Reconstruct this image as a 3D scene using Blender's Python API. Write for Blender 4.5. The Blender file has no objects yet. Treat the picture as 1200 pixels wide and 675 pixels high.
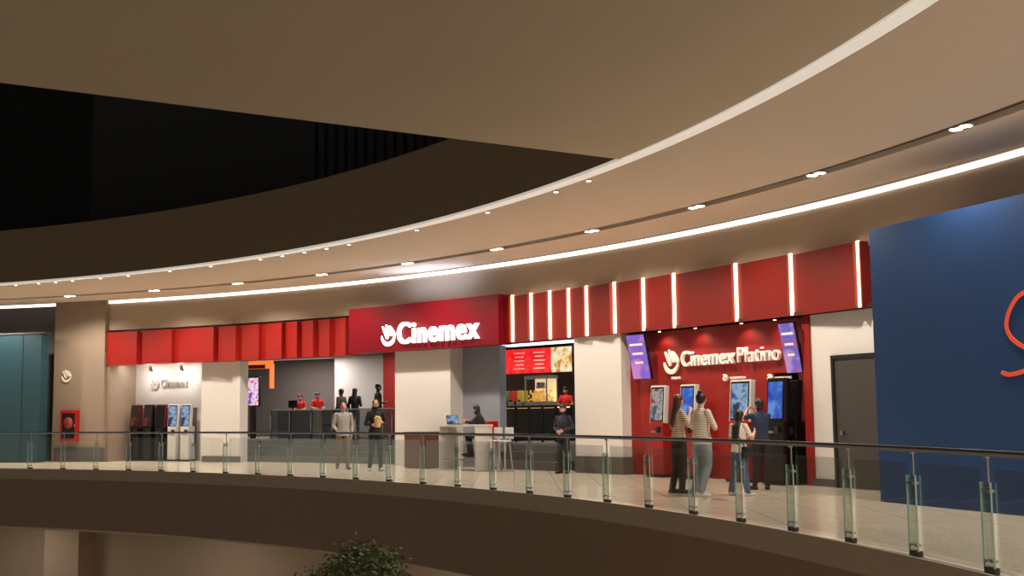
import bpy, bmesh, math, random
import numpy as np
from mathutils import Vector, Matrix
random.seed(3)
S=bpy.context.scene
COL=S.collection
try:
    S.view_settings.view_transform='Standard'
    S.view_settings.look='None'
except Exception as e: print(e)
# ---------------- camera calibration ----------------
F=1400.0; H=1.5; TH=math.atan(147.5/F); RO=0.0115
fwd=Vector((0,math.cos(TH),math.sin(TH))); up0=Vector((0,-math.sin(TH),math.cos(TH))); r0=Vector((1,0,0))
RX=r0*math.cos(RO)-up0*math.sin(RO); UX=up0*math.cos(RO)+r0*math.sin(RO)
CAM=Vector((0,0,H))
cd=bpy.data.cameras.new('camera'); cam=bpy.data.objects.new('camera',cd); COL.objects.link(cam)
cd.lens=42.0; cd.sensor_width=36; cd.clip_end=300
cam.matrix_world=Matrix(((RX.x,UX.x,-fwd.x,0),(RX.y,UX.y,-fwd.y,0),(RX.z,UX.z,-fwd.z,H),(0,0,0,1)))
S.camera=cam
CX,CY=-28.47,5.9     # centre of the round atrium
D2R=math.pi/180
def ray(px,py): return fwd+RX*((px-600)/F)-UX*((py-337.5)/F)
def hit(px,py,r):
    d=ray(px,py); a=d.x*d.x+d.y*d.y; b=-2*(d.x*CX+d.y*CY); c=CX*CX+CY*CY-r*r
    t=(-b+math.sqrt(b*b-4*a*c))/(2*a)
    p=CAM+d*t
    return math.atan2(p.y-CY,p.x-CX)/D2R, p.z
def ph(px,r,py=480): return hit(px,py,r)[0]
def ground(px,py,z=0):
    d=ray(px,py); t=(z-H)/d.z; return CAM+d*t
def P(phi,r,z=0): return Vector((CX+r*math.cos(phi*D2R),CY+r*math.sin(phi*D2R),z))

# ---------------- materials ----------------
def lin(c):
    o=[]
    for v in c:
        v=v/255.0
        o.append(v/12.92 if v<=.04045 else ((v+.055)/1.055)**2.4)
    return (o[0],o[1],o[2],1)
MC={}
def mat(name,c,rough=.6,metal=0,em=None,es=0,noise=.08,nscale=6,spec=.5):
    if name in MC: return MC[name]
    m=bpy.data.materials.new(name); m.use_nodes=True; nt=m.node_tree; b=nt.nodes['Principled BSDF']
    col=lin(c)
    b.inputs['Roughness'].default_value=rough; b.inputs['Metallic'].default_value=metal
    b.inputs['Specular IOR Level'].default_value=spec
    if noise>0:
        tc=nt.nodes.new('ShaderNodeTexCoord'); n=nt.nodes.new('ShaderNodeTexNoise'); n.inputs['Scale'].default_value=nscale
        n.inputs['Detail'].default_value=3
        mr=nt.nodes.new('ShaderNodeMapRange'); mr.inputs['To Min'].default_value=1-noise; mr.inputs['To Max'].default_value=1+noise
        mx=nt.nodes.new('ShaderNodeVectorMath'); mx.operation='SCALE'; mx.inputs[0].default_value=col[:3]
        nt.links.new(tc.outputs['Object'],n.inputs['Vector']); nt.links.new(n.outputs['Fac'],mr.inputs['Value'])
        nt.links.new(mr.outputs['Result'],mx.inputs['Scale']); nt.links.new(mx.outputs['Vector'],b.inputs['Base Color'])
    else: b.inputs['Base Color'].default_value=col
    if em:
        b.inputs['Emission Color'].default_value=lin(em); b.inputs['Emission Strength'].default_value=es
    MC[name]=m; return m
def glassmat(name,tint,fac,rough=.02):
    m=bpy.data.materials.new(name); m.use_nodes=True; nt=m.node_tree; nt.nodes.clear()
    o=nt.nodes.new('ShaderNodeOutputMaterial'); mx=nt.nodes.new('ShaderNodeMixShader')
    t=nt.nodes.new('ShaderNodeBsdfTransparent'); t.inputs['Color'].default_value=tint
    g=nt.nodes.new('ShaderNodeBsdfGlossy'); g.inputs['Roughness'].default_value=rough; g.inputs['Color'].default_value=(.85,.9,.87,1)
    lw=nt.nodes.new('ShaderNodeLayerWeight'); lw.inputs['Blend'].default_value=.2
    ma=nt.nodes.new('ShaderNodeMath'); ma.operation='MULTIPLY_ADD'; ma.inputs[1].default_value=.4; ma.inputs[2].default_value=fac
    nt.links.new(lw.outputs['Fresnel'],ma.inputs[0]); nt.links.new(ma.outputs[0],mx.inputs[0])
    nt.links.new(t.outputs[0],mx.inputs[1]); nt.links.new(g.outputs[0],mx.inputs[2]); nt.links.new(mx.outputs[0],o.inputs['Surface'])
    return m
def screenmat(name,ca,cb,cc,st,scale=3):
    m=bpy.data.materials.new(name); m.use_nodes=True; nt=m.node_tree; b=nt.nodes['Principled BSDF']
    b.inputs['Base Color'].default_value=(.01,.01,.01,1); b.inputs['Roughness'].default_value=.2
    tc=nt.nodes.new('ShaderNodeTexCoord'); n=nt.nodes.new('ShaderNodeTexNoise'); n.inputs['Scale'].default_value=scale; n.inputs['Detail'].default_value=2
    r=nt.nodes.new('ShaderNodeValToRGB'); e=r.color_ramp.elements
    e[0].color=lin(ca); e[0].position=.36; e[1].color=lin(cb); e[1].position=.5; x=e.new(.64); x.color=lin(cc); r.color_ramp.interpolation='EASE'
    nt.links.new(tc.outputs['Object'],n.inputs['Vector']); nt.links.new(n.outputs['Fac'],r.inputs['Fac'])
    nt.links.new(r.outputs['Color'],b.inputs['Emission Color']); b.inputs['Emission Strength'].default_value=st
    return m
def stripemat(name,ca,cb,freq=22):
    m=bpy.data.materials.new(name); m.use_nodes=True; nt=m.node_tree; b=nt.nodes['Principled BSDF']; b.inputs['Roughness'].default_value=.85
    tc=nt.nodes.new('ShaderNodeTexCoord'); w=nt.nodes.new('ShaderNodeTexWave'); w.bands_direction='Z'; w.inputs['Scale'].default_value=freq/6.28
    w.inputs['Distortion'].default_value=.4
    r=nt.nodes.new('ShaderNodeValToRGB'); e=r.color_ramp.elements; e[0].color=lin(ca); e[1].color=lin(cb); e[0].position=.22; e[1].position=.32
    nt.links.new(tc.outputs['Object'],w.inputs['Vector']); nt.links.new(w.outputs['Color'],r.inputs['Fac']); nt.links.new(r.outputs['Color'],b.inputs['Base Color'])
    return m

M_ceil=mat('ceiling_plaster',(206,192,176),.85,noise=.03,nscale=1.5)
M_soff=mat('soffit_plaster',(188,176,154),.85,noise=.05,nscale=.8)
M_groove=mat('ceiling_groove',(70,60,52),.8)
M_bulk=mat('bulkhead_paint',(168,150,132),.85,noise=.04,nscale=2)
M_col=mat('column_paint',(142,124,108),.85,noise=.04,nscale=2)
M_fascia=mat('slab_fascia',(146,124,108),.8,noise=.08,nscale=2)
M_par=mat('parapet_fascia',(132,112,88),.85)
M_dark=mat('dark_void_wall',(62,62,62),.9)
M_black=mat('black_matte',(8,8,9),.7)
M_blackg=mat('black_gloss',(12,12,14),.25)
M_white=mat('white_wall',(206,202,198),.7,noise=.02)
M_grayblue=mat('grey_wall',(132,136,148),.7)
M_red=mat('red_panel',(148,22,15),.45,noise=.05,nscale=3)
M_redr=mat('red_panel_dark',(112,20,12),.5,noise=.05,nscale=3,spec=.3)
M_redmain=mat('crimson_panel',(112,6,22),.4,noise=.03,spec=.3)
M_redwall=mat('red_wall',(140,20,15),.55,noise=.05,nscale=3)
M_steel=mat('brushed_steel',(170,170,168),.3,1)
M_dsteel=mat('dark_steel',(70,68,66),.35,.8)
M_letter=mat('lit_letters',(255,255,255),.5,em=(250,250,255),es=2.0,noise=0)
M_letter2=mat('pale_letters',(225,215,205),.5,em=(255,240,225),es=.15,noise=0)
M_tube=mat('led_tube',(255,255,255),.5,em=(255,186,148),es=6.5,noise=0)
M_cove=mat('cove_led',(255,255,255),.5,em=(255,240,224),es=2.0,noise=0)
M_edge=mat('edge_ledge_glow',(230,225,215),.6,em=(255,250,242),es=.38,noise=0)  # white painted ledge; the light it catches is put in as emission
M_lamp=mat('lamp_lens',(255,255,255),.5,em=(255,236,205),es=18,noise=0)
M_grey=mat('grey_stone',(88,84,82),.6)
M_greyd=mat('dark_grey_wall',(78,74,74),.7)
M_wood=mat('walnut_wood',(92,56,38),.5,nscale=12,noise=.2)
M_blue=mat('blue_hoarding',(30,66,118),.75,noise=.06,nscale=2,spec=.3)
M_teal=mat('teal_hoarding',(26,64,76),.6)
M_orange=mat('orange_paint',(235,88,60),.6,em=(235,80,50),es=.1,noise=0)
M_glass=glassmat('clear_glass',(.965,.975,.97,1),.012)
M_glassf=glassmat('green_glass',(.88,.93,.90,1),.07)
M_glassg=glassmat('smoked_glass',(.55,.58,.6,1),.08)

def floormat():
    m=bpy.data.materials.new('polished_tile'); m.use_nodes=True; nt=m.node_tree; b=nt.nodes['Principled BSDF']
    tc=nt.nodes.new('ShaderNodeTexCoord'); br=nt.nodes.new('ShaderNodeTexBrick'); br.offset=0
    br.inputs['Scale'].default_value=1; br.inputs['Brick Width'].default_value=.9; br.inputs['Row Height'].default_value=.9
    br.inputs['Mortar Size'].default_value=.006
    br.inputs['Color1'].default_value=lin((236,222,200)); br.inputs['Color2'].default_value=lin((229,214,192)); br.inputs['Mortar'].default_value=lin((185,170,150))
    n=nt.nodes.new('ShaderNodeTexNoise'); n.inputs['Scale'].default_value=9; n.inputs['Detail'].default_value=6
    mx=nt.nodes.new('ShaderNodeMixRGB'); mx.blend_type='MULTIPLY'; mx.inputs[0].default_value=.12
    nt.links.new(tc.outputs['Object'],br.inputs['Vector']); nt.links.new(tc.outputs['Object'],n.inputs['Vector'])
    nt.links.new(br.outputs['Color'],mx.inputs[1]); nt.links.new(n.outputs['Fac'],mx.inputs[2]); nt.links.new(mx.outputs[0],b.inputs['Base Color'])
    b.inputs['Roughness'].default_value=.16
    return m
M_floor=floormat()

# ---------------- geometry helpers ----------------
def newobj(name,me,mats,parent=None,M=None,smooth=False):
    o=bpy.data.objects.new(name,me); COL.objects.link(o)
    for m in (mats if isinstance(mats,(list,tuple)) else [mats]): me.materials.append(m)
    if smooth:
        for p in me.polygons: p.use_smooth=True
    if parent: o.parent=parent
    if M is not None: o.matrix_local=M
    return o
def bmobj(name,bm,mats,parent=None,M=None,smooth=False):
    bmesh.ops.recalc_face_normals(bm,faces=bm.faces)
    me=bpy.data.meshes.new(name); bm.to_mesh(me); bm.free()
    return newobj(name,me,mats,parent,M,smooth)
def frame(phi,r,z):
    c,s=math.cos(phi*D2R),math.sin(phi*D2R); p=P(phi,r,z)
    return Matrix(((s,c,0,p.x),(-c,s,0,p.y),(0,0,1,p.z),(0,0,0,1)))
def empty(name,M):
    o=bpy.data.objects.new(name,None); COL.objects.link(o); o.matrix_world=M; o.empty_display_size=.2; return o
def arcblock(name,a0,a1,ra,rb,z0,z1,m,parent=None,step=1.0):
    if a0>a1: a0,a1=a1,a0
    n=max(1,int(math.ceil((a1-a0)/step))); bm=bmesh.new(); prev=None; first=None
    for i in range(n+1):
        a=a0+(a1-a0)*i/n
        vs=[bm.verts.new(P(a,ra,z0)),bm.verts.new(P(a,rb,z0)),bm.verts.new(P(a,rb,z1)),bm.verts.new(P(a,ra,z1))]
        if prev:
            for k in range(4): bm.faces.new((prev[k],prev[(k+1)%4],vs[(k+1)%4],vs[k]))
        else: first=vs
        prev=vs
    bm.faces.new(first); bm.faces.new(prev)
    o=bmobj(name,bm,m,None)
    if parent:
        o.parent=parent; o.matrix_parent_inverse=parent.matrix_world.inverted()
    return o
def fac(name,p0,p1,ra,rb,z0,z1,m,py=470,parent=None):
    return arcblock(name,ph(p0,ra,py),ph(p1,ra,py),ra,rb,z0,z1,m,parent)
def lbox(name,parent,c,s,m,bev=0,rot=None):
    bm=bmesh.new(); bmesh.ops.create_cube(bm,size=1)
    bmesh.ops.scale(bm,vec=Vector(s),verts=bm.verts)
    if bev: bmesh.ops.bevel(bm,geom=bm.edges[:],offset=bev,segments=2,affect='EDGES',profile=.7)
    M=Matrix.Translation(Vector(c))
    if rot: M=M@rot
    return bmobj(name,bm,m,parent,M)
def lcyl(name,parent,p0,p1,ra,m,rb=None,seg=16):
    p0=Vector(p0); p1=Vector(p1); d=p1-p0; bm=bmesh.new()
    bmesh.ops.create_cone(bm,cap_ends=True,segments=seg,radius1=ra,radius2=ra if rb is None else rb,depth=d.length)
    M=Matrix.Translation((p0+p1)/2)@d.to_track_quat('Z','Y').to_matrix().to_4x4()
    return bmobj(name,bm,m,parent,M,True)
def polyblock(name,pts,z0,z1,m,parent=None):
    bm=bmesh.new(); lo=[bm.verts.new((x,y,z0)) for x,y in pts]; hi=[bm.verts.new((x,y,z1)) for x,y in pts]
    bm.faces.new(lo); bm.faces.new(hi); n=len(pts)
    for i in range(n): bm.faces.new((lo[i],lo[(i+1)%n],hi[(i+1)%n],hi[i]))
    return bmobj(name,bm,m,parent)
def text(name,parent,s,cx,y,cz,w,h,m,ext=.03,bold=.02,space=1.0):
    cu=bpy.data.curves.new(name,'FONT'); cu.body=s; cu.extrude=ext; cu.offset=bold; cu.size=1; cu.space_character=space
    t=bpy.data.objects.new(name+'_t',cu); COL.objects.link(t); bpy.context.view_layer.update()
    me=bpy.data.meshes.new_from_object(t.evaluated_get(bpy.context.evaluated_depsgraph_get()))
    bpy.data.objects.remove(t)
    xs=[v.co.x for v in me.vertices]; ys=[v.co.y for v in me.vertices]
    x0,x1,y0,y1=min(xs),max(xs),min(ys),max(ys)
    for v in me.vertices:
        X=(v.co.x-(x0+x1)/2)/(x1-x0)*w; Z=(v.co.y-(y0+y1)/2)/(y1-y0)*h; Y=-v.co.z
        v.co=Vector((cx+X,y+Y,cz+Z))
    me.materials.clear()
    return newobj(name,me,m,parent)
def strokes(name,parent,strks,y,m,depth=.05):
    bm=bmesh.new()
    for st in strks:
        n=len(st); L=[];Rr=[]
        for i,(x,z,w) in enumerate(st):
            a=st[max(0,i-1)]; b=st[min(n-1,i+1)]; d=Vector((b[0]-a[0],b[1]-a[1])); d.normalize(); nx,nz=-d.y,d.x
            L.append((x+nx*w,z+nz*w)); Rr.append((x-nx*w,z-nz*w))
        for i in range(n-1):
            q=[L[i],L[i+1],Rr[i+1],Rr[i]]
            f=[bm.verts.new((a,y-depth/2,b)) for a,b in q]; k=[bm.verts.new((a,y+depth/2,b)) for a,b in q]
            bm.faces.new(f); bm.faces.new(k)
            for j in range(4): bm.faces.new((f[j],f[(j+1)%4],k[(j+1)%4],k[j]))
    return bmobj(name,bm,m,parent)
def swirl(parent,cx,y,cz,s,m):
    # emblem: three curved finger strokes over a cupped palm stroke
    st=[]
    for k in range(3):
        x0=-.40+.25*k; pts=[]
        for i in range(13):
            t=i/12
            x=x0+.34*t+.10*math.sin(math.pi*t); z=.46-.07*abs(k-1)-(.62-.06*k)*t-.10*math.sin(math.pi*t)
            pts.append((cx+s*x,cz+s*z,s*(.015+.072*math.sin(math.pi*t)**.6)))
        st.append(pts)
    pts=[]
    for i in range(17):
        t=i/16; a=math.radians(185+165*t)
        pts.append((cx+s*.46*math.cos(a),cz+s*(-.02+.46*math.sin(a)),s*(.01+.085*math.sin(math.pi*t)**.7)))
    st.append(pts)
    return strokes('emblem',parent,st,y,m,.05)
def area(name,loc,w,h,power,color,rot=(0,0,0),parent=None):
    l=bpy.data.lights.new(name,'AREA'); l.shape='RECTANGLE'; l.size=w; l.size_y=h; l.energy=power; l.color=color
    o=bpy.data.objects.new(name,l); COL.objects.link(o); o.location=loc; o.rotation_euler=rot
    if parent: o.parent=parent
    return o

# ---------------- architecture ----------------
A0,A1=-25,98
RE=33.0; RF=39.0; ZC=5.65
arcblock('floor',A0,A1,RE,RF+.9,-.25,0,M_floor,step=.5)
arcblock('trim_slab_edge',A0,A1,RE-.04,RE-.001,-.25,.05,mat('slab_lip',(176,160,142),.6),step=.5)
arcblock('wall_slab_fascia',A0,A1,RE-.02,RE+.3,-1.65,-.25,M_fascia,step=.5)
arcblock('ceiling_lower_storey',A0,A1,RE+.3,RF,-1.75,-1.65,M_ceil,step=1)
arcblock('wall_lower_storey',A0,A1,RF,RF+.3,-7.3,-1.65,M_bulk,step=1)
arcblock('floor_lower_storey',A0,A1,5,RF,-7.5,-7.3,M_floor,step=1.5)
arcblock('wall_lower_pilaster',ph(92,38.2,640),ph(52,38.2,640),38.2,39.0,-7.3,-1.75,M_bulk)
arcblock('ceiling',A0,A1,33.36,36.8,ZC,ZC+.12,M_ceil,step=.5)
arcblock('ceiling_outer_band',A0,A1,37.15,38.72,ZC,ZC+.12,M_ceil,step=.5)
arcblock('ceiling_groove',A0,A1,36.8,37.15,ZC+.09,ZC+.2,M_groove,step=.5)
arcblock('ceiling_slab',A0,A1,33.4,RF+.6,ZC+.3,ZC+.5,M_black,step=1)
arcblock('trim_edge_ledge_glow',A0,A1,33.11,33.36,ZC-.02,ZC+.03,M_edge,step=.5)  # pale ledge, no lamp; its lit look comes from the emissive material
arcblock('wall_upper_parapet',A0,A1,33.1,33.36,ZC+.03,7.3,M_par,step=.5)
aL=ph(118,RF,400)
arcblock('wall_bulkhead',A0,aL,38.95,39.7,4.6,5.9,M_bulk,step=.5)
arcblock('trim_cove_light',A0,A1,38.90,38.95,5.55,5.65,M_cove,step=.5)
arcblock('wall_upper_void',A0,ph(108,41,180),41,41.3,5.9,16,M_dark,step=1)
ribs=empty('wall_upper_ribs',Matrix())
for i in range(46):
    a=30+i*.62
    if a<ph(108,41,180): arcblock('rib',a,a+.1,40.9,41,7.3,16,mat('rib_paint',(48,48,49),.9),ribs)
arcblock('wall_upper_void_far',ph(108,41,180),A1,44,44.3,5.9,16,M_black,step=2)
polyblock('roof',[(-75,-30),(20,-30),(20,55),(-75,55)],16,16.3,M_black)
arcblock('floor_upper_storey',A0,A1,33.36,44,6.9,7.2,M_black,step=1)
LA=Vector((-6.2,14.5)); LB=Vector((1.72,19.3)); ld=(LB-LA).normalized()
best=None
for k in range(4000):
    q=LA+ld*(k*.01)
    if (q-Vector((CX,CY))).length>=33.10: best=q; break
qa=math.degrees(math.atan2(best.y-CY,best.x-CX))
q0=LA-ld*40
pts=[(q0.x,q0.y),(best.x,best.y)]
a=qa-1
while a>-28:
    p=P(a,33.10); pts.append((p.x,p.y)); a-=1
pts+= [(-6,-12),(-42,-12)]
polyblock('ceiling_bridge_soffit',pts,ZC+.0,ZC+.3,M_soff)

fac('wall_left',-60,63,39.4,39.8,0,5.9,M_greyd,440)
fac('column_left',63,122,38.75,39.7,0,5.9,M_col,440)
fac('baseboard_column_left',63,122,38.72,38.75,0,.5,M_grey,520)
arcblock('wall_left_end',90,90.5,33.4,39.4,0,5.65,M_bulk)
hb=empty('teal_hoarding_box',Matrix())
fac('panel',-80,47,38.0,38.4,0.02,4.5,M_teal,450,hb); fac('cap_rail',-80,48,37.97,38.42,4.5,4.56,M_greyd,450,hb)
fac('seam',25,25.8,37.985,38.0,0.1,4.45,mat('teal_seam',(20,52,62)),450,hb)
fac('wall_kiosk_recess',122,246,40.3,40.6,0,3.5,M_white,470)
fac('wall_white_block',236,281,39.3,39.7,0,3.5,M_white,470)
fac('baseboard_white_block',236,281,39.26,39.3,0,.2,M_grey,540)
fac('wall_recess_return',118,128,38.9,40.4,0,3.5,M_col,470)
fac('ceiling_kiosk_recess',122,285,38.9,40.6,3.42,3.5,M_white,430)
ZL=.7
fac('floor_lobby',255,560,40.75,47.5,.0,ZL,M_grey,480)
st=empty('lobby_steps',Matrix())
for i in range(3): fac('step_%d'%i,283,470,39.75+.33*i,40.74,0.001,.175*(i+1),M_grey,500,st)
fac('wall_lobby_back_grey',250,392,46.5,46.8,ZL,3.75,mat('lobby_grey',(112,104,102),.7),450)
fac('wall_lobby_back_white',392,449,45.5,45.8,ZL,3.75,M_white,450)
fac('wall_lobby_red',449,470,44.5,44.8,ZL,3.75,M_redwall,450)
fac('ceiling_lobby',262,540,39.75,47.5,3.75,3.9,M_greyd,440)
fac('column_white',463,528,38.95,39.6,0,3.42,M_white,480)
fac('wall_grey_panel',528,586,39.45,39.7,0,3.42,M_grayblue,480)
fac('column_white_right',674,729,38.95,39.7,.42,3.42,M_white,480)
fac('baseboard_column_right',673,729,38.9,39.7,0,.42,M_grey,480)
fac('floor_concession',565,700,39.8,45,0,ZL,M_grey,500)
cs=empty('concession_steps',Matrix())
fac('step_0',586,650,39.1,39.79,0.001,.23,M_greyd,530,cs); fac('step_1',586,650,39.42,39.79,.23,.46,M_greyd,530,cs)
fac('wall_concession_back',540,720,44.6,44.9,ZL,3.75,mat('concession_wall',(84,52,42),.7),450)
fac('wall_concession_side',700,715,39.75,44.6,ZL,3.75,M_greyd,450)
fac('ceiling_concession',545,712,39.75,45,3.75,3.9,mat('conc_ceil',(200,200,200)),420)
fac('trim_light_bar',588,671,40.0,40.3,3.42,3.53,mat('cool_panel',(255,255,255),em=(240,245,255),es=2.4,noise=0),402)
fac('wall_red_entrance',728,908,39.25,39.6,0,3.45,M_redwall,480)
fac('wall_red_entrance_top',906,946,39.25,39.6,2.3,3.45,M_redwall,430)
fac('wall_red_jamb',938,946,39.25,39.6,0,2.3,M_redwall,500)
fac('door_dark_opening',900,945,39.75,39.9,0,2.4,M_black,500)
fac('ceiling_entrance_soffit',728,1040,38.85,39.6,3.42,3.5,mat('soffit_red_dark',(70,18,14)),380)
fac('column_white_end',950,1060,39.05,39.6,0,3.44,M_white,480)
fac('wall_red_edge',943,951,39.0,39.4,0,3.44,M_redwall,480)
fac('baseboard_end',950,980,39.0,39.05,0,.15,M_grey,560)
dr=empty('grey_service_door',Matrix())
fac('leaf',979,1045,38.98,39.04,0.01,2.5,mat('door_grey',(64,60,58),.5),500,dr)
fac('frame_top',976,1048,38.95,39.04,2.5,2.57,M_dsteel,500,dr); fac('frame_side',976,979,38.95,39.04,0,2.5,M_dsteel,500,dr)
fac('handle',984,987,38.92,38.98,1.02,1.1,M_steel,500,dr)

# ---------------- red sawtooth fascia ----------------
def sawband(name,edges,z0,z1,ra,step,m,tubes=None):
    g=empty(name,Matrix())
    for i in range(len(edges)-1):
        a=ph(edges[i],ra,400 if edges[i]<700 else 350); b=ph(edges[i+1],ra,400 if edges[i]<700 else 350)
        bm=bmesh.new(); v=[]
        for z in (z0,z1):
            v.append([bm.verts.new(P(a,ra,z)),bm.verts.new(P(b,ra-step,z)),bm.verts.new(P(b,ra+.5,z)),bm.verts.new(P(a,ra+.5,z))])
        bm.faces.new(v[0]); bm.faces.new(v[1])
        for k in range(4): bm.faces.new((v[0][k],v[0][(k+1)%4],v[1][(k+1)%4],v[1][k]))
        bmobj('panel',bm,m,g)
        if tubes and edges[i] in tubes:
            w=.032/ra/D2R
            arcblock('light_tube',a-w*2,a,ra-.05,ra-.0,z0+.02,z1+.03,M_tube,g)
    return g
LE=[122,164,205,254,280,307,334,352,371,390,409]
sawband('trim_red_fascia_left',LE,3.36,4.52,38.88,.16,M_red)
RT=[601,623,645,667,688,720,754,790,863,928,1008]
sawband('trim_red_fascia_right',[583]+RT+[1017],3.42,4.68,38.88,.14,M_redr,RT)
a0,z0=hit(466,387,38.45); a1,z1=hit(561,387,38.45); am=(a0+a1)/2
sg=empty('cinema_sign',frame(am,38.42,(z0+z1)/2)); bpy.context.view_layer.update()
fac('panel',409,584,38.5,39.0,3.38,4.74,M_redmain,380,sg)
wtxt=abs(a0-a1)*D2R*38.45
text('letters',sg,'Cinemex',0,0,0,wtxt,.64,M_letter,.04,.014,1.13)
ax=ph(454,38.45,387); swirl(sg,-(ax-am)*D2R*38.4,0,0.0,.62,M_letter)

a0,zz=hit(800,418,39.2); a1,_=hit(916,415,39.2); am=(a0+a1)/2; w=abs(a0-a1)*D2R*39.2
zc=hit(855,417,39.2)[1]
sp=empty('entrance_sign_lettering',frame(am,39.14,zc))
text('letters_bold',sp,'Cinemex',-w/2+w*.28,0,0,w*.56,.36,M_letter2,.04,.014,1.12)
text('letters_thin',sp,'Platino',w/2-w*.205,0,.0,w*.40,.33,M_letter2,.04,-.006,1.05)
ax=ph(787,39.2,420); swirl(sp,-(ax-am)*D2R*39.2,0,-.02,.56,M_letter2)
for k,(px,t) in enumerate(((862,'TAQUILLA EXPRESS'),(915,'TAQUILLA EXPRESS'),(790,'SALAS'))):
    a,z=hit(px,443,39.2)
    g=empty('wayfinding_sign',frame(a,39.17,z))
    text('caption',g,t,0.1,0,0,.5 if k<2 else .3,.06,M_letter2,.02,.0)
    if k<2: swirl(g,-.3,0,.03,.15,M_letter2)

SM=screenmat('promo_screen',(170,110,205),(130,95,205),(205,130,205),.9,1.5)
SM2=screenmat('promo_screen_b',(190,80,130),(110,100,195),(190,140,200),.9,2)
for (pa,pb,pt,pbm,m) in ((740,764,391,445,SM),(920,941,377,438,SM2)):
    a,z=hit((pa+pb)/2,(pt+pbm)/2,39.0); zt=hit((pa+pb)/2,pt,39.0)[1]; zb=hit((pa+pb)/2,pbm,39.0)[1]
    w=abs(ph(pa,39,400)-ph(pb,39,400))*D2R*39*.9; h=zt-zb
    g=empty('wall_mounted_display',frame(a,38.93,z)@Matrix.Rotation(.2,4,'X'))
    lbox('housing',g,(0,0,0),(w,.07,h),M_blackg,.01); lbox('screen',g,(0,-.038,0),(w*.93,.01,h*.96),m)
    lbox('bracket',g,(0,.12,0),(.12,.2,.12),M_dsteel)
    for j in range(3): lbox('caption_%d'%j,g,(0,-.045,.3-.22*j),(w*(.7-.15*j),.004,.05),M_letter2)

KS=screenmat('kiosk_screen',(40,80,150),(150,180,210),(30,50,90),.8,3)
KS2=screenmat('kiosk_screen_b',(20,60,170),(50,100,200),(100,150,225),.8,3)
KS3=screenmat('kiosk_screen_c',(150,60,60),(180,175,170),(70,90,120),.7,4)
def kiosk(phi,r,h,w,m,body,framem,z=0):
    g=empty('ticket_kiosk',frame(phi,r,z))
    lbox('base',g,(0,0,.03),(w*1.05,.46,.06),M_blackg,.01)
    lbox('cabinet',g,(0,.05,h*.3+.03),(w*.86,.34,h*.6),body,.03)
    lbox('screen_housing',g,(0,-.0,h*.8),(w,.14,h*.42),framem,.03,Matrix.Rotation(-.08,4,'X'))
    lbox('screen_bezel',g,(0,-.0725,h*.8),(w*.88,.01,h*.385),M_blackg,0,Matrix.Rotation(-.08,4,'X'))
    lbox('screen',g,(0,-.079,h*.8),(w*.78,.01,h*.35),m,0,Matrix.Rotation(-.08,4,'X'))
    lbox('card_reader',g,(w*.2,-.15,h*.52),(.1,.08,.14),M_dsteel,.01)
    lbox('printer_slot',g,(-w*.15,-.13,h*.5),(.16,.05,.05),M_steel,.01)
    return g
M_kw=mat('kiosk_white',(196,193,190),.35)
kiosk(ph(773,38.9,480),38.9,2.1,.5,KS3,M_redwall,M_kw)
kiosk(ph(808,38.9,480),38.9,2.1,.5,KS2,M_redwall,M_kw)
kiosk(ph(870,38.85,475),38.85,2.15,.66,KS,M_redwall,M_kw)
kiosk(ph(912,38.75,475),38.75,2.15,.55,KS2,M_blackg,M_blackg)
kiosk(ph(928.5,39.0,475),39.0,2.1,.46,screenmat('off_screen',(14,14,18),(20,20,26),(10,10,12),.3),M_blackg,M_blackg)
kb=mat('kiosk_back',(110,100,94))
fac('wall_kiosk_panel',152,225,40.05,40.3,.0,1.85,kb,490)
K4=screenmat('k4',(90,16,16),(30,10,12),(130,50,40),.4)
M_kr=mat('kiosk_dark_red',(90,16,14),.4)
for px,b,f,m in ((160,M_blackg,M_kr,K4),(175,M_blackg,M_blackg,K4),(189,M_blackg,M_kr,M_blackg),(204,M_kw,M_kw,KS),(219,M_kw,M_kw,KS)):
    kiosk(ph(px,39.75,490),39.75,1.95,.42,m,b,f)
a0=ph(170,40.2,450); a1=ph(228,40.2,450); am=(a0+a1)/2
msg=mat('sign_grey',(165,160,155))
g=empty('kiosk_area_sign',frame(am,40.26,hit(195,449,40.2)[1]))
text('letters',g,'Cinemex',.15,0,0,1.2,.28,msg,.03,.006,1.1); swirl(g,-.72,0,0,.38,msg)
for px in (176,212):
    a,z=hit(px,438,39.9); g=empty('spot_track_lamp',frame(a,39.9,3.42))
    lcyl('stem',g,(0,0,0),(0,0,-.14),.012,M_dsteel); lcyl('can',g,(0,0,-.12),(0,.05,-.3),.05,M_dsteel,.07)
    lcyl('lens',g,(0,.05,-.301),(0,.052,-.31),.055,M_lamp)
    l=bpy.data.lights.new('recess_light','POINT'); l.energy=16; l.color=(1,.92,.82); l.shadow_soft_size=.06
    o=bpy.data.objects.new('bulb',l); COL.objects.link(o); o.parent=g; o.location=(0,-.05,-.42)
area('recess_fill_light',P(ph(190,39.6,430),39.5,3.4),3.2,.3,30,(1,.94,.86),(0,0,(ph(190,39.6)-90)*D2R))  # added area light to brighten the white recess wall, not a known fixture
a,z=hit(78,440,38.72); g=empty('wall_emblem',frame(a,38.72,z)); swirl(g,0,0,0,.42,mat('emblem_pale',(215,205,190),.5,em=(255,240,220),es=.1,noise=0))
a,z=hit(83,499,38.72); g=empty('fire_hose_cabinet',frame(a,38.66,z))
lbox('box',g,(0,0,0),(.72,.14,1.1),mat('cabinet_red',(170,18,14),.4),.02); lbox('glass_door',g,(0,-.075,0),(.54,.012,.9),M_blackg)
lcyl('hose_reel',g,(0,-.09,.1),(0,-.085,.1),.2,mat('hose_red',(150,50,40))); lbox('latch',g,(.28,-.085,0),(.04,.02,.1),M_steel)

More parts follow.
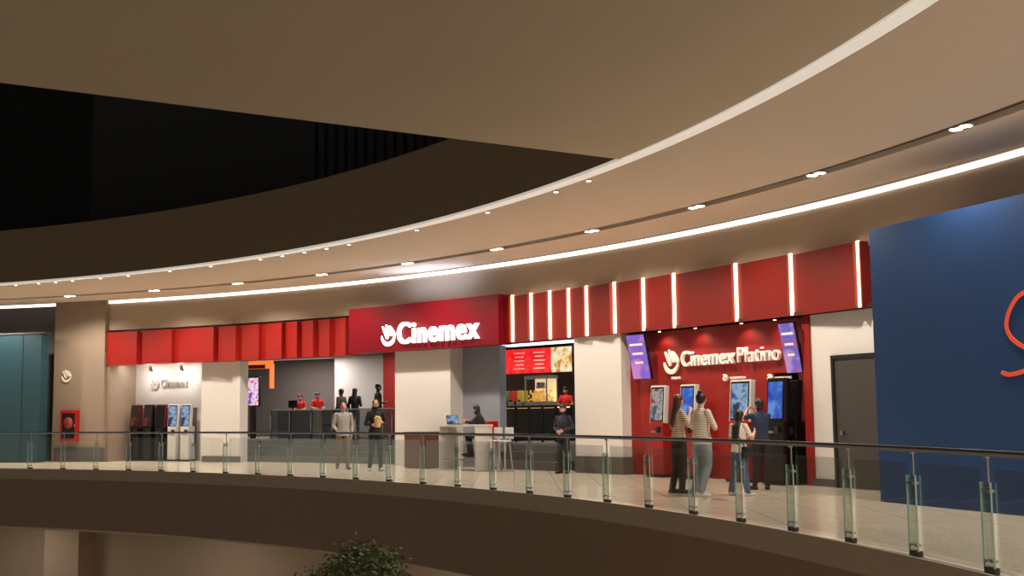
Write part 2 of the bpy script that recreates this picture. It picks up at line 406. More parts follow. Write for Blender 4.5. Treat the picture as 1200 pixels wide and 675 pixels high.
a,z=hit(300,430,42.5); g=empty('orange_neon_frame',frame(a,42.5,z))
wn=abs(ph(281,42.5,430)-ph(318,42.5,430))*D2R*42.5
mo=mat('neon_orange',(230,120,50),em=(255,130,60),es=.9,noise=0)
lbox('glow_top',g,(0,0,.1),(wn,.2,.34),mo,.02); lbox('post_right',g,(wn/2,0,-.35),(.06,.2,.9),mo); lbox('inner_dark',g,(0,-.11,0.0),(wn*.7,.02,.14),M_redwall)
a,z=hit(297,459,42.6); g=empty('lobby_poster_display',frame(a,42.6,ZL))
z-=ZL
lbox('housing',g,(0,0,z),(.62,.12,1.1),M_blackg,.02); lbox('screen',g,(0,-.065,z),(.54,.01,1.0),screenmat('poster',(220,90,150),(230,205,225),(120,60,160),1.1,4)); lbox('stand',g,(0,0,(z-.5)/2),(.2,.1,z-.5),M_dsteel)
gb=empty('lobby_glass_barrier',Matrix())
fac('glass',318,462,41.3,41.32,ZL,1.7,M_glassg,480,gb); fac('rail',318,462,41.28,41.34,1.7,1.74,M_steel,480,gb)
for px in (318,340,365,390,415,440,460): 
    lcyl('post',gb,P(ph(px,41.3),41.27,ZL),P(ph(px,41.3),41.27,1.72),.02,M_steel)
a=ph(362,43.5,470); g=empty('reception_counter',frame(a,43.6,ZL))
lbox('body',g,(0,0,.5),(2.6,.6,1.0),mat('counter_dark',(60,50,48)),.02); lbox('top',g,(0,-.03,1.03),(2.75,.75,.06),M_kw,.01); lbox('monitor',g,(-.9,.1,1.25),(.4,.05,.28),M_blackg,.01); lbox('monitor_foot',g,(-.9,.1,1.09),(.06,.06,.1),M_blackg)
area('lobby_light',P(ph(430,42.5,430),42.8,3.72),2.5,.8,130,(1,.94,.88),(0,0,(ph(430,42.5)-90)*D2R))
area('lobby_light_b',P(ph(340,44,430),44.6,3.72),3.0,.6,150,(1,.9,.82),(0,0,(ph(340,42.5)-90)*D2R))
g=empty('menu_board',frame(ph(622,43.4,423),43.4,hit(620,423,43.4)[1]))
wm=abs(ph(582,43.4,423)-ph(676,43.4,423))*D2R*43.4
lbox('backing',g,(0,.06,0),(wm,.06,.85),M_blackg,.01)
mr=screenmat('menu_red',(215,22,28),(230,30,36),(238,54,50),1.2,3); mw=screenmat('menu_white',(240,235,215),(240,215,150),(200,120,60),1.0,4)
for i in range(4):
    ww=wm/4; lbox('board_%d'%i,g,(-wm/2+ww*(i+.5),0,.0),(ww*.96,.04,.78),mr if i<3 else mw,.005)
for i in range(3):
    for j in range(5): lbox('menu_line',g,(-wm/2+wm/4*(i+.5)-.05,-.024,.26-.125*j),(.46-.1*(j%2),.004,.035),M_letter2)
a=ph(630,42.3,470); g=empty('concession_counter',frame(a,42.3,ZL))
lbox('body',g,(-.1,0,.5),(3.4,.6,1.0),M_blackg,.02); lbox('top',g,(-.1,-.03,1.03),(3.5,.72,.06),mat('counter_top',(120,100,90),.3),.01)
lbox('light_strip',g,(-.1,-.37,.98),(3.4,.02,.03),mat('strip_warm',(255,220,170),em=(255,200,130),es=2,noise=0))
a=ph(638,42.5,460); g=empty('popcorn_machine',frame(a,42.35,ZL+1.06))
lbox('base',g,(0,0,.05),(.9,.5,.1),M_steel,.01); lbox('back',g,(0,.22,.45),(.86,.03,.7),mat('pop_glow',(255,220,150),em=(255,225,175),es=.7,noise=0))
lbox('glass_case',g,(0,-.22,.45),(.86,.01,.7),M_glass); lbox('lid',g,(0,0,.84),(.94,.52,.1),M_steel,.02)
for sx in (-.44,.44):
    for sy in (-.23,.23): lbox('corner',g,(sx,sy,.45),(.03,.03,.72),M_steel)
lcyl('kettle',g,(0,0,.5),(0,0,.68),.16,M_steel,.13)
bm=bmesh.new()
for i in range(160):
    bmesh.ops.create_icosphere(bm,subdivisions=1,radius=.035,matrix=Matrix.Translation((random.uniform(-.38,.38),random.uniform(-.18,.18),.12+random.random()**2*.32)))
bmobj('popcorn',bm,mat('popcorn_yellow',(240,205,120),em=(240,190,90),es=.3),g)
for px,c in ((594,(60,120,56)),(604,(170,50,36)),(614,(170,160,60))):
    g=empty('drink_dispenser',frame(ph(px,42.4,465),42.35,ZL+1.06))
    lbox('tank',g,(0,0,.28),(.2,.3,.34),mat('drink_%d'%px,c,.2,em=c,es=.2),.03); lbox('foot',g,(0,0,.06),(.24,.34,.12),M_steel,.01); lbox('tap',g,(0,-.18,.14),(.04,.06,.06),M_blackg)
area('concession_light',P(ph(625,41.8,430),41.9,3.72),2.6,.6,90,(1,.92,.82),(0,0,(ph(625,42)-90)*D2R))
g=empty('queue_barrier_rail',frame(ph(620,40.4,490),40.4,ZL))
wq=abs(ph(590,40.4,490)-ph(652,40.4,490))*D2R*40.4
for i in range(5):
    x=-wq/2+wq*i/4; lbox('post',g,(x,0,.5),(.06,.06,1.0),M_black)
lbox('top_rail',g,(0,0,.99),(wq,.06,.06),M_black); lbox('mid_rail',g,(0,0,.12),(wq,.04,.04),M_black)

q=ground(485,549); a=math.degrees(math.atan2(q.y-CY,q.x-CX)); pr=(q-Vector((CX,CY,0))).length
g=empty('wooden_podium',frame(a,pr+.3,0)); lbox('body',g,(0,0,.5),(.85,.55,.96),M_wood,.01); lbox('plinth',g,(0,0,.03),(.8,.5,.06),M_black); lbox('top',g,(0,0,1.0),(.9,.6,.05),M_wood,.01)
q=ground(536,552); a=math.degrees(math.atan2(q.y-CY,q.x-CX)); tr=(q-Vector((CX,CY,0))).length+.3
tb=empty('high_bar_table',frame(a,tr,0))
lbox('top',tb,(0,0,1.2),(1.5,.65,.05),M_kw,.01)
for sx in (-.71,.71): lbox('side_panel',tb,(sx,0,.6),(.05,.6,1.18),M_kw,.005)
lbox('foot_rail',tb,(0,-.2,.3),(1.4,.04,.04),M_steel)
Ms=frame(a,tr,0)
lp=empty('laptop',Ms@Matrix.Translation((-.40,-.02,1.226))@Matrix.Rotation(1.3,4,'Z'))
lbox('base',lp,(0,0,.012),(.36,.25,.02),M_dsteel,.004); lbox('lid',lp,(0,.15,.135),(.36,.012,.25),M_dsteel,.004,Matrix.Rotation(-.25,4,'X')); lbox('screen',lp,(0,.141,.135),(.33,.004,.22),KS,0,Matrix.Rotation(-.25,4,'X'))
SX,SY=.22,.46
gs=empty('bar_stool',Ms@Matrix.Translation((SX,SY,0)))
lcyl('seat',gs,(0,0,.80),(0,0,.85),.19,M_wood)
for k in range(4):
    an=k*math.pi/2+.78; lcyl('leg',gs,(.12*math.cos(an),.12*math.sin(an),.8),(.21*math.cos(an),.21*math.sin(an),.0),.016,M_dsteel)
lcyl('foot_ring',gs,(0,0,.34),(0,0,.36),.18,M_dsteel)
for dx in (1.0,1.42):
    g2=empty('bar_stool',Ms@Matrix.Translation((dx,.1,0)))
    lcyl('seat',g2,(0,0,.78),(0,0,.82),.18,M_kw); lbox('back',g2,(0,.17,1.0),(.3,.03,.3),M_kw,.01); lbox('back_post',g2,(0,.17,.84),(.04,.03,.1),M_kw)
    for k in range(4):
        an=k*math.pi/2+.78; lcyl('leg',g2,(.12*math.cos(an),.12*math.sin(an),.79),(.2*math.cos(an),.2*math.sin(an),.0),.015,M_kw)
g=empty('red_vending_stand',frame(ph(570,39.0,508),39.1,0)); lbox('cabinet',g,(0,0,1.0),(.34,.4,.62),mat('vend_red',(180,28,22),.4),.03); lbox('panel',g,(0,-.205,1.1),(.26,.01,.2),M_kw); lbox('pedestal',g,(0,0,.35),(.1,.1,.7),M_dsteel); lbox('base',g,(0,0,.02),(.36,.36,.04),M_dsteel,.01)

BA=ground(1032,588); BB=ground(1200,605); bd=(BB-BA); bd.z=0; bd.normalize()
ex=bd; ey=Vector((-bd.y,bd.x,0))
if ey.x<0: ey=-ey
MB=Matrix(((ex.x,ey.x,0,BA.x),(ex.y,ey.y,0,BA.y),(0,0,1,0),(0,0,0,1)))
zt=hit(1020,269,(BA-Vector((CX,CY,0))).length)[1]
bw=empty('wall_blue_hoarding',MB)
lbox('panel',bw,(6,.08,zt/2),(12,.16,zt),M_blue,.0); lbox('return_panel',bw,(.08,1.0,zt/2),(.16,1.7,zt),M_blue)
def wallxy(px,py):
    d=ray(px,py); n=ey; t=(BA-CAM).dot(n)/d.dot(n); p=CAM+d*t; return ((p-BA).dot(ex),p.z)
sc=[(1213,340),(1200,343),(1190,352),(1182,368),(1180,383),(1185,395),(1194,403),(1206,410),(1213,420),(1209,430),(1197,436),(1183,439),(1174,436)]
pp=[wallxy(*q_) for q_ in sc]
sm=[]
for i in range(len(pp)-1):
    for k in range(4):
        t=k/4; p0=pp[max(0,i-1)];p1=pp[i];p2=pp[i+1];p3=pp[min(len(pp)-1,i+2)]
        f=lambda j:.5*(2*p1[j]+(p2[j]-p0[j])*t+(2*p0[j]-5*p1[j]+4*p2[j]-p3[j])*t*t+(3*p1[j]-p0[j]-3*p2[j]+p3[j])*t**3)
        sm.append((f(0),f(1),.032))
sm.append((pp[-1][0],pp[-1][1],.02))
strokes('painted_script',bw,[sm],-.008,M_orange,.012)
x0=sm[0][0]
strokes('painted_script_b',bw,[[(x0+.5+.4*math.sin(t*.5),3.0-.12*t,.032) for t in range(0,14)],[(x0+1.2+.3*math.cos(t*.45),2.5+.3*math.sin(t*.45),.032) for t in range(0,15)]],-.008,M_orange,.012)

# ---------------- downlights ----------------
def downlight(a,r,z,rad,power,lens=M_lamp):
    g=empty('recessed_downlight',frame(a,r,z))
    lcyl('rim',g,(0,0,.0),(0,0,-.02),rad*1.25,M_kw,seg=20); lcyl('lens',g,(0,0,-.021),(0,0,-.026),rad,lens,seg=20)
    if power:
        l=bpy.data.lights.new('downlight_beam','SPOT'); l.energy=power; l.color=(1,.88,.73); l.spot_size=2.6; l.spot_blend=.6; l.shadow_soft_size=.08
        o=bpy.data.objects.new('beam',l); COL.objects.link(o); o.parent=g; o.location=(0,0,-.06)
    return g
a0=math.degrees(math.atan2(20.7-CY,5.27-CX))
for k in range(-7,12):
    aa=a0+k*5.62
    if aa>88: continue
    downlight(aa-.17,36.97,ZC+.01,.09,0)
    downlight(aa+.17,36.97,ZC+.01,.09,660)
ea=math.degrees(math.atan2(21-CY,1.24-CX))
ML2=mat('lamp_small',(255,255,255),em=(255,245,228),es=7,noise=0)
for k in (0,1,3.2,5.6,8,8.8,9.6,10.4,11.2,13,14.5,16,17,18,18.6,19.2,20):
    downlight(ea+k*2.0,33.5,ZC,.042,0,ML2)
for px in (770,812,866,905):
    downlight(ph(px,38.95,380),39.02,3.42,.03,16)
l=area('sign_spill_light',P(ph(500,38.3,400),38.2,4.82),2.4,.12,34,(.6,.72,1.0),(math.pi,0,(ph(500,38.3)-90)*D2R))  # added lamp imitating the sign's cool light spill on the ceiling
for aa in (30,45,60,72): area('lower_storey_fill_light',P(aa,36,-1.78),1.2,1.2,60,(1,.86,.72))  # added fill to brighten the lower storey; no fixtures known there

# ---------------- railing ----------------
rl=empty('glass_balcony_railing',Matrix())
fs=8.7-2.34*6; RRr=33.12
arcblock('handrail_core',fs,92,RRr-.03,RRr+.03,1.07,1.10,M_steel,rl,.4)
arcblock('handrail_top',fs,92,RRr-.035,RRr+.035,1.10,1.125,M_dsteel,rl,.4)
arcblock('base_channel',fs,92,RRr-.02,RRr+.02,0.0,.03,M_steel,rl,.5)
def mkpost():
    bm=bmesh.new()
    def bx(c,s,i,rot=None):
        n0=len(bm.faces); M=Matrix.Translation(c)
        if rot: M=M@rot
        bmesh.ops.create_cube(bm,size=1,matrix=M@Matrix.Diagonal((*s,1)))
        bm.faces.ensure_lookup_table()
        for f in bm.faces[n0:]: f.material_index=i
    bx((0,-.02,.46),(.17,.014,.76),1)
    bx((0,0,.045),(.16,.06,.08),0)
    bx((0,-.05,-.04),(.10,.02,.12),0)
    for z in (.14,.76):
        for x in (-.05,.05): bx((x,0,z),(.025,.06,.025),2)
    bx((-.085,-.02,.46),(.006,.018,.76),3); bx((.085,-.02,.46),(.006,.018,.76),3)
    bx((0,.01,.90),(.022,.012,.34),2)
    bx((0,.0,.77),(.11,.02,.03),2); bx((0,0,1.06),(.05,.04,.02),2)
    me=bpy.data.meshes.new('railing_post'); bm.to_mesh(me); bm.free()
    for m in (M_dsteel,M_glassf,M_steel,mat('glass_edge',(175,198,190),.2,noise=0)): me.materials.append(m)
    return me
pm=mkpost(); a=fs
while a<92:
    o=bpy.data.objects.new('post',pm); COL.objects.link(o); o.parent=rl; o.matrix_local=frame(a,RRr,0)
    arcblock('glass_panel',a+.2,a+2.14,RRr-.006,RRr+.006,.05,.96,M_glass,rl,1.0)
    a+=2.34

# ---------------- people ----------------
SK=mat('skin',(196,144,116),.55,noise=.03)
def ell(bm,c,X,Y,Z,r):
    M=Matrix(((X.x*r[0],Y.x*r[1],Z.x*r[2],c.x),(X.y*r[0],Y.y*r[1],Z.y*r[2],c.y),(X.z*r[0],Y.z*r[1],Z.z*r[2],c.z),(0,0,0,1)))
    bmesh.ops.create_icosphere(bm,subdivisions=3,radius=1,matrix=M)
def loft(bm,rings,N=18):
    R=[]
    for c,X,Y,rx,ry in rings:
        R.append([bm.verts.new(c+X*(rx*math.cos(2*math.pi*i/N))+Y*(ry*math.sin(2*math.pi*i/N))) for i in range(N)])
    for a,b in zip(R,R[1:]):
        for i in range(N): bm.faces.new((a[i],a[(i+1)%N],b[(i+1)%N],b[i]))
    bm.faces.new(R[0]); bm.faces.new(R[-1])
def capsule(bm,a,b,ra,rb,mid=None):
    d=(b-a)
    if d.length<1e-5: return
    dn=d.normalized(); X=dn.orthogonal().normalized(); Y=dn.cross(X)
    rr=[(a,X,Y,ra,ra)]
    if mid: rr.append((a+d*.35,X,Y,mid,mid))
    rr.append((b,X,Y,rb,rb)); loft(bm,rr,14)
    for c,r in ((a,ra),(b,rb)): bmesh.ops.create_icosphere(bm,subdivisions=2,radius=r,matrix=Matrix.Translation(c))
def voxelize(bm,vox,smooth=2):
    bmesh.ops.recalc_face_normals(bm,faces=bm.faces)
    me=bpy.data.meshes.new('tmp'); bm.to_mesh(me); bm.free()
    o=bpy.data.objects.new('tmp',me); COL.objects.link(o)
    md=o.modifiers.new('r','REMESH'); md.mode='VOXEL'; md.voxel_size=vox
    sm_=o.modifiers.new('s','SMOOTH'); sm_.iterations=smooth; sm_.factor=.5
    bpy.context.view_layer.update()
    m2=bpy.data.meshes.new_from_object(o.evaluated_get(bpy.context.evaluated_depsgraph_get()))
    bpy.data.objects.remove(o); return m2
def person(name,pos,face,h,J={},top=None,pants=None,shoe=None,hairm=None,hair='short',sleeve=2,hem=.86,w=1.0,legw=1.0,look=(0,0),vox=.008,female=False,curl=.5):
    top=top or M_black; pants=pants or M_black; shoe=shoe or M_black; hairm=hairm or mat('hair_dark',(28,20,16),.5)
    sh=.165 if female else .185
    D={'pel':(0,0,.95),'wai':(0,0,1.10),'che':(0,.0,1.29),'nek':(0,-.005,1.47),'hed':(0,.02,1.625),
       'hipL':(-.085,0,.91),'hipR':(.085,0,.91),'kneL':(-.10,.015,.50),'kneR':(.10,.015,.50),'ankL':(-.11,-.02,.085),'ankR':(.11,-.02,.085),
       'shoL':(-sh,0,1.41),'shoR':(sh,0,1.41),'elbL':(-sh-.06,-.03,1.13),'elbR':(sh+.06,-.03,1.13),'wriL':(-sh-.06,.07,.90),'wriR':(sh+.06,.07,.90)}
    for k,v in J.items():
        if k in D: D[k]=v
    D={k:Vector(v) for k,v in D.items()}
    bm=bmesh.new(); bones=[]
    X=(D['shoR']-D['shoL']).normalized(); hX=(D['hipR']-D['hipL']).normalized()
    T=(D['nek']-D['pel']).normalized(); Y=T.cross(X).normalized()
    if Y.dot(Vector((0,1,0)))<0: Y=-Y
    wc=.88 if female else 1.0
    hemr=(.172*w,.13*w)
    loft(bm,[(D['pel']+Vector((0,0,-.10)),hX,Y,.12,.09),(D['pel']+Vector((0,0,-.04)),hX,Y,.163,.12),(D['pel']+T*.03,hX,Y,.16,.12),(D['wai']+T*.01,X,Y,.14*wc*w,.105),(D['che'],X,Y,.168*w*wc**.5,.12*w),(D['che']+T*.09,X,Y,.172*wc**.5,.11),(D['nek']-T*.03,X,Y,.12,.075),(D['nek']+T*.01,X,Y,.06,.055)])
    if hem<.93: loft(bm,[(D['pel']+T*(hem-.95),hX,Y,hemr[0],hemr[1]),(D['pel']+T*.02,hX,Y,.168*w,.126*w),(D['wai'],X,Y,.15*w*wc,.112*w),(D['che'],X,Y,.165*w*wc**.5,.118*w)])
    bones+= [('torso',D['pel'],D['nek'],.13)]
    hd=D['hed']; capsule(bm,D['nek']-T*.03,hd+Vector((0,-.015,-.06)),.055,.05); bones.append(('neck',D['nek']+T*.02,hd+Vector((0,0,-.07)),.05))
    yaw,pit=look; Rm=Matrix.Rotation(yaw,3,'Z')@Matrix.Rotation(pit,3,'X')
    hx,hy,hz=Rm@Vector((1,0,0)),Rm@Vector((0,1,0)),Rm@Vector((0,0,1))
    def hp(x,y,z): return hd+hx*x+hy*y+hz*z
    ell(bm,hp(0,-.01,.025),hx,hy,hz,(.074,.092,.09)); ell(bm,hp(0,.025,-.035),hx,hy,hz,(.06,.066,.078)); ell(bm,hp(0,.045,-.085),hx,hy,hz,(.032,.035,.026))
    ell(bm,hp(0,.092,-.022),hx,hy,hz,(.012,.02,.026)); ell(bm,hp(0,.078,.022),hx,hy,hz,(.05,.014,.012))
    for sx in (-1,1): ell(bm,hp(sx*.076,-.0,-.01),hx,hy,hz,(.01,.02,.032))
    bones.append(('head',hp(0,0,-.04),hp(0,0,.04),.08))
    for s in 'LR':
        sg_=-1 if s=='L' else 1
        a,b,c=D['hip'+s],D['kne'+s],D['ank'+s]
        capsule(bm,a,b,.088*legw**.5,.06*legw,.084*legw**.7); capsule(bm,b,c,.058*legw,.042*legw**1.5,.056*legw)
        bones+= [('leg',a,b,.075),('leg',b,c,.05)]
        fd=Vector(J.get('foot'+s,(sg_*.04,.17,0)))
        toe=c+Vector((fd.x,fd.y,-.052+fd.z)); heel=c+Vector((-fd.x*.25,-fd.y*.28,-.048))
        capsule(bm,heel,toe-(toe-heel)*.25,.036,.038); capsule(bm,toe-(toe-heel)*.3,toe,.04,.028); capsule(bm,c,heel*.5+toe*.5,.036,.034)
        bones+= [('foot',heel,toe,.035)]
        a,b,c=D['sho'+s],D['elb'+s],D['wri'+s]
        sl_=1.12 if sleeve>1 else 1
        capsule(bm,a,b,.054*w**.5,.043*sl_,.052); capsule(bm,b,c,.041*sl_,.028*sl_,.04*sl_)
        capsule(bm,D['nek']-T*.06,a,.05,.052)
        bones+= [('arm0',a,b,.045),('arm1',b,c,.034)]
        d=(c-b).normalized(); hdv=J.get('hand'+s)
        if hdv: d=(Vector(hdv)).normalized()
        n=Vector((-sg_,0,0)); n=(n-d*n.dot(d)); n=n.normalized() if n.length>.1 else d.orthogonal().normalized()
        sd=d.cross(n).normalized()
        if sd.dot(Vector((0,1,0))+Vector((0,0,.3)))<0: sd=-sd
        pc=c+d*.055; ell(bm,pc,sd,n,d,(.04,.016,.055))
        for i in range(4):
            o_=(-.030+.02*i); ln=(.062,.076,.08,.07)[i]; dd=(d+sd*(o_*6)).normalized()
            p0=c+d*.09+sd*o_; p1=p0+(dd+n*.35*curl*2).normalized()*ln*.5; p2=p1+(dd+n*1.1*curl*2).normalized()*ln*.5
            capsule(bm,p0,p1,.0095,.009); capsule(bm,p1,p2,.009,.0075)
        t0=c+d*.03+sd*.03; t1=t0+(d*.7+sd*.8+n*.3).normalized()*.04; t2=t1+(d+sd*.3+n*.4).normalized()*.03
        capsule(bm,t0,t1,.013,.011); capsule(bm,t1,t2,.011,.009)
        bones+= [('hand',c+d*.02,c+d*.16,.03)]
    me=voxelize(bm,vox)
    fc=np.empty(len(me.polygons)*3); me.polygons.foreach_get('center',fc); fc=fc.reshape(-1,3)
    best=np.full(len(fc),1e9); idx=np.zeros(len(fc),int); tt=np.zeros(len(fc))
    for i,(l,a,b,r) in enumerate(bones):
        a_=np.array(a); ab=np.array(b)-a_; t=np.clip(((fc-a_)@ab)/(ab@ab),0,1); dd=np.linalg.norm(fc-a_-t[:,None]*ab,axis=1)-r
        u=dd<best; best[u]=dd[u]; idx[u]=i; tt[u]=t[u]
    ax=np.array(T); hz_=(fc-np.array(D['pel']))@ax+.95
    mi=np.zeros(len(fc),int)
    for i,(l,a,b,r) in enumerate(bones):
        u=idx==i
        if l=='torso': mi[u]=1
        if l in('neck','head','hand'): mi[u]=0
        if l=='leg': mi[u]=2
        if l=='foot': mi[u]=3
        if l=='arm0': mi[u]=np.where(tt[u]<sleeve,1,0)
        if l=='arm1': mi[u]=np.where(tt[u]+1<sleeve,1,0)
    tl=np.isin(idx,[i for i,b in enumerate(bones) if b[0]=='torso' or b[0]=='leg'])
    if J.get('seated',False): mi[(idx==0)&(hz_<.9)]=2
    else:
        mi[tl&(hz_<hem-.004)]=2; mi[tl&(hz_>=hem-.004)]=1
    me.materials.clear()
    root=empty(name,Matrix.Translation(pos)@Matrix.Rotation((face-90)*D2R,4,'Z')@Matrix.Scale(h/1.75,4))
    b=newobj('body',me,[SK,top,pants,shoe],root,None,True)
    me.polygons.foreach_set('material_index',mi.astype(np.int32)); me.update()
    hb_=bmesh.new()
    ell(hb_,hp(0,-.024,.032),hx,hy,hz,(.086,.096,.092))
    if hair in('long','longer'):
        L=.30 if hair=='long' else .40
        c0=hp(0,-.045,.0); bk=-Y
        loft(hb_,[(c0,hx,hy,.086,.065),(c0+Vector((0,0,-.12))+bk*.02,hx,hy,.09,.055),(D['nek']+Vector((0,0,-.06))+bk*.08,X,Y,.1,.045),(D['nek']+Vector((0,0,-L+.05))+bk*.135,X,Y,.085,.035),(D['nek']+Vector((0,0,-L-.02))+bk*.135,X,Y,.04,.02)])
    elif hair=='bun':
        ell(hb_,hp(0,-.06,.125),hx,hy,hz,(.042,.042,.038)); ell(hb_,hp(0,-.06,-.02),hx,hy,hz,(.07,.05,.06))
    else: ell(hb_,hp(0,-.055,-.025),hx,hy,hz,(.068,.05,.06))
    hm=voxelize(hb_,.01,1); hm.materials.clear()
    newobj('hair',hm,hairm,root,None,True)
    if hair=='cap':
        cb=bmesh.new(); ell(cb,hp(0,-.015,.07),hx,hy,hz,(.096,.108,.065)); ell(cb,hp(0,.095,.062),hx,hy,hz,(.07,.065,.01))
        bmobj('cap',cb,mat('cap_black',(16,16,18)),root,None,True)
    fb=bmesh.new()
    def part(c,r,i):
        n0=len(fb.faces); ell(fb,c,hx,hy,hz,r); fb.faces.ensure_lookup_table()
        for f in fb.faces[n0:]: f.material_index=i
    for sx in (-1,1):
        part(hp(sx*.028,.08,.0),(.013,.008,.008),0); part(hp(sx*.028,.0855,.0),(.006,.004,.006),1); part(hp(sx*.03,.082,.02),(.018,.006,.004),1)
    part(hp(0,.087,-.062),(.024,.007,.007),2)
    bmobj('face_features',fb,[mat('eye_white',(225,220,215)),mat('eye_dark',(25,18,14)),mat('lips',(150,75,65))],root,None,True)
    return root
def floorp(px,py,top,z=0):
    p=ground(px,py,z); d=(p-CAM).dot(fwd); return p,(py-top)/F*d
def upper(px,top,r,z=ZL):
    a,zt_=hit(px,top,r); p=P(a,r,z); return p,max(1.5,zt_-z)
white_top=mat('cloth_white',(222,214,204),.85); cream=stripemat('cloth_pattern',(90,60,45),(205,185,165),60)
strp=stripemat('cloth_stripe',(120,90,75),(225,215,205),90)
jean=mat('denim_light',(130,140,152),.85,nscale=20,noise=.12); jean2=mat('denim_mid',(80,100,128),.85,nscale=20,noise=.12)
blackc=mat('cloth_black',(26,25,28),.85); navy=mat('cloth_navy',(34,44,70),.85); redc=mat('cloth_red',(200,30,24),.8); khaki=mat('cloth_khaki',(120,100,80),.85)
grey_top=mat('cloth_grey',(160,155,154),.85); sneak=mat('sneaker_white',(215,210,205),.6); brownh=mat('hair_brown',(72,44,30),.5)

p,h=floorp(797,578,462); fa=ph(797,36,540)
person('woman_patterned_top',p,fa-8,h,{'elbL':(-.27,.02,1.17),'wriL':(-.12,.2,1.28),'elbR':(.26,.06,1.2),'wriR':(.12,.18,1.42),'ankL':(-.10,-.1,.085),'kneL':(-.09,-.01,.5)},cream,blackc,blackc,brownh,'long',2,.93,1.0,1.25,(.3,0),female=True)
p,h=floorp(824,582,460)
person('woman_striped_sweater',p,fa+6,h,{'elbL':(-.27,.05,1.16),'wriL':(-.08,.22,1.2),'elbR':(.28,.05,1.15),'wriR':(.1,.22,1.18),'kneL':(-.13,.08,.52),'ankL':(-.17,-.02,.085),'kneR':(.13,-.02,.5),'ankR':(.17,-.22,.11),'footR':(.05,.16,-.02)},strp,jean,sneak,None,'bun',2,.88,1.14,1.45,(.45,-.05),female=True)
p,h=floorp(868,581,480)
wt=person('woman_white_top',p,fa+14,h,{'elbL':(-.24,.03,1.14),'wriL':(-.15,.26,1.15),'elbR':(.25,.1,1.15),'wriR':(.14,.34,1.28),'kneL':(-.12,.0,.5),'ankL':(-.19,-.06,.085),'ankR':(.19,-.02,.085),'hed':(0,.06,1.61)},white_top,jean2,sneak,None,'longer',.8,.88,1.05,1.3,(0,-.25),female=True)
lbox('shoulder_bag',wt,(.22,-.05,.88),(.09,.24,.24),mat('bag_black',(20,18,18),.5),.03); lcyl('bag_strap',wt,(.2,-.09,1.0),(-.1,-.10,1.44),.012,M_black)
p,h=floorp(893,574,467)
person('man_navy_shirt',p,fa+75,h,{'elbL':(-.26,.2,1.36),'wriL':(-.12,.33,1.5),'elbR':(.25,.2,1.35),'wriR':(.1,.34,1.5),'ankL':(-.12,.06,.085)},navy,blackc,blackc,None,'short',.8,.88,1.05,1.1,(0,0))
p,h=floorp(402,550,471)
person('man_white_shirt',p,-75,h,{'elbL':(-.25,-.08,1.14),'wriL':(-.22,.02,.9),'elbR':(.25,-.02,1.14),'wriR':(.2,.18,1.02),'kneL':(-.09,.12,.5),'ankL':(-.1,.1,.085),'ankR':(.13,-.16,.1)},grey_top,khaki,M_wood,None,'short',2,.86,1.05,1.1,(.1,0))
p,h=floorp(440,552,468)
wb=person('woman_with_popcorn',p,-70,h,{'elbL':(-.24,-.02,1.14),'wriL':(-.12,.2,1.18),'elbR':(.24,-.02,1.14),'wriR':(.12,.2,1.12),'kneL':(-.1,.06,.5),'ankL':(-.12,.02,.085),'ankR':(.13,-.08,.085)},blackc,blackc,sneak,None,'long',2,.88,1.05,1.1,(-.2,0),female=True)
bk=bmesh.new(); loft(bk,[(Vector((0,.24,1.06)),Vector((1,0,0)),Vector((0,1,0)),.06,.06),(Vector((0,.24,1.28)),Vector((1,0,0)),Vector((0,1,0)),.095,.095)])
bmobj('popcorn_bucket',bk,mat('bucket',(205,180,120)),wb)
bk=bmesh.new()
for i in range(50): bmesh.ops.create_icosphere(bk,subdivisions=1,radius=.018,matrix=Matrix.Translation((random.uniform(-.07,.07),.24+random.uniform(-.07,.07),1.28+random.random()*.05)))
bmobj('popcorn',bk,mat('popcorn_pale',(225,200,130)),wb)
p,h=floorp(661,555,474)
person('security_guard',p,-125,h,{'elbL':(-.27,-.02,1.16),'wriL':(-.1,.17,1.08),'elbR':(.26,-.02,1.15),'wriR':(.06,.18,1.05)},mat('uniform_navy',(30,32,42),.8),mat('uniform_trouser',(22,22,28),.8),M_black,None,'cap',2,.88,1.12,1.1,(.1,0))
sp_=Ms@Vector((SX,SY,0)); fdir=Ms.to_3x3()@Vector((-.85,-.5,0)); fang=math.degrees(math.atan2(fdir.y,fdir.x))
z=.85/1.05
person('seated_person',Vector((sp_.x,sp_.y,0)),fang,1.75*1.05,{'seated':True,'pel':(0,0,z+.10),'wai':(0,.03,z+.25),'che':(0,.09,z+.43),'nek':(0,.14,z+.6),'hed':(0,.2,z+.745),
 'hipL':(-.085,.02,z+.075),'hipR':(.085,.02,z+.075),'kneL':(-.1,.42,z+.08),'kneR':(.11,.42,z+.04),'ankL':(-.1,.36,z-.36),'ankR':(.11,.34,z-.4),
 'shoL':(-.17,.12,z+.54),'shoR':(.17,.12,z+.54),'elbL':(-.22,.24,z+.40),'elbR':(.22,.24,z+.40),'wriL':(-.13,.44,z+.43),'wriR':(.13,.44,z+.43)},
 blackc,mat('cloth_dark2',(36,34,38)),M_black,None,'long',2,.94,1,1,(0,-.35),female=True)
AR={'elbL':(-.26,.03,1.16),'wriL':(-.15,.22,1.1),'elbR':(.26,.03,1.16),'wriR':(.15,.22,1.12)}
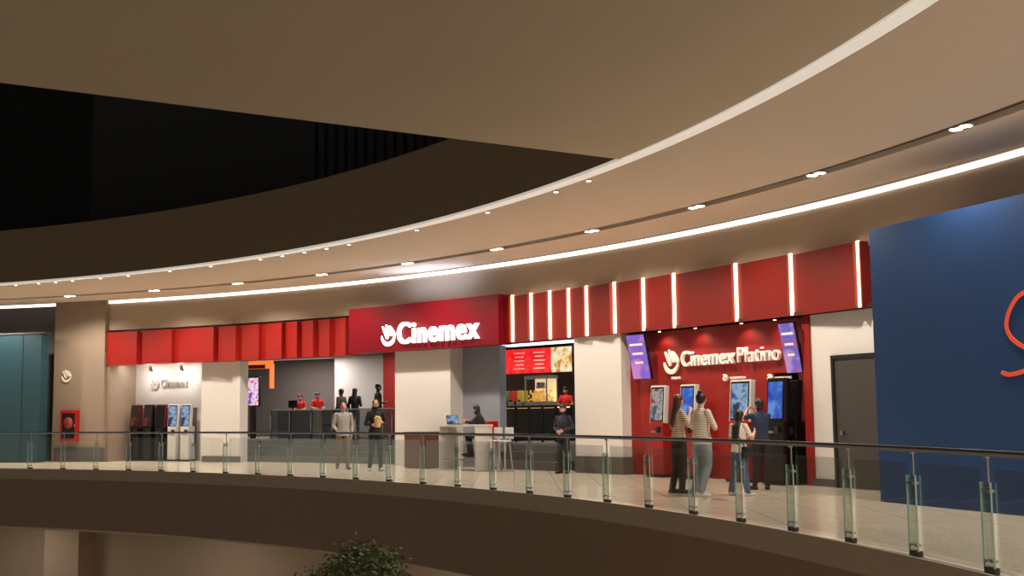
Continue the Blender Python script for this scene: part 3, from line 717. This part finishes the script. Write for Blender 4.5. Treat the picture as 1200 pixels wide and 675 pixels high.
for px,tp,r,fa_,J_,kw in ((352,462,44.5,-110,AR,dict(top=redc,hair='cap',name='staff_red_shirt')),(372,460,44.5,-60,AR,dict(top=redc,hair='cap',name='staff_red_shirt')),
    (400,455,42.3,150,{},dict(top=mat('cloth_brown',(62,50,48),.85),hair='short',name='visitor_dark_clothes')),(416,454,42.5,75,{'wriR':(.14,.24,1.15)},dict(top=blackc,hair='long',female=True,name='visitor_dark_clothes')),(443,449,42.0,20,{'wriL':(-.14,.26,1.15)},dict(top=mat('cloth_char',(52,50,56)),hair='short',name='visitor_dark_clothes')),
    (663,453,43.2,-120,AR,dict(top=redc,hair='cap',name='staff_red_shirt'))):
    p,h=upper(px,tp,r); nm=kw.pop('name')
    person(nm,p,fa_,h,J_,pants=blackc,vox=.012,sleeve=.8 if kw['top'] is redc else 2,**kw)

# ---------------- indoor tree ----------------
d=ray(425,640); t=20/d.dot(fwd); tp=CAM+d*t
tr_=empty('indoor_tree',Matrix.Translation((tp.x,tp.y,-7.3)))
TT=6.75
lcyl('trunk',tr_,(0,0,.5),(0.05,0,TT-1.6),.09,M_wood,.05)
lcyl('planter',tr_,(0,0,0),(0,0,.7),.5,mat('planter_grey',(120,115,110)),.62,seg=32)
lcyl('soil',tr_,(0,0,.7),(0,0,.71),.58,mat('soil',(50,36,26)),seg=32)
ends=[]
for i in range(18):
    an=random.uniform(0,6.28); rr=random.uniform(.3,.85); zz=random.uniform(TT-1.5,TT-.3); e=(rr*math.cos(an),rr*math.sin(an),zz); ends.append(Vector(e))
    lcyl('branch_%d'%i,tr_,(.05,0,TT-1.9+.3*random.random()),e,.025,M_wood,.008,8)
bm=bmesh.new()
for i in range(6500):
    if random.random()<.75:
        e=random.choice(ends); c=e+Vector((random.gauss(0,.16),random.gauss(0,.16),random.gauss(0,.13)))
    else:
        v=Vector((random.gauss(0,1),random.gauss(0,1),random.gauss(0,1))).normalized()*random.random()**.33; c=Vector((v.x*.9,v.y*.9,TT-1.0+v.z*.85))
    if c.z>TT+.15: continue
    d1=Vector((random.gauss(0,1),random.gauss(0,1),random.gauss(0,.6))).normalized(); d2=d1.orthogonal().normalized(); s=random.uniform(.03,.065)
    vs=[bm.verts.new(c-d1*s),bm.verts.new(c+d2*s*.4),bm.verts.new(c+d1*s),bm.verts.new(c-d2*s*.4)]; bm.faces.new(vs)
me=bpy.data.meshes.new('leaves'); bm.to_mesh(me); bm.free(); newobj('leaves',me,mat('leaf_green',(84,96,54),.6,nscale=3,noise=.4),tr_)

# ---------------- world ----------------
W=bpy.data.worlds.new('world'); S.world=W; W.use_nodes=True
W.node_tree.nodes['Background'].inputs['Color'].default_value=(1,.89,.74,1); W.node_tree.nodes['Background'].inputs['Strength'].default_value=.26  # added warm ambient fill; the closed interior has no such source
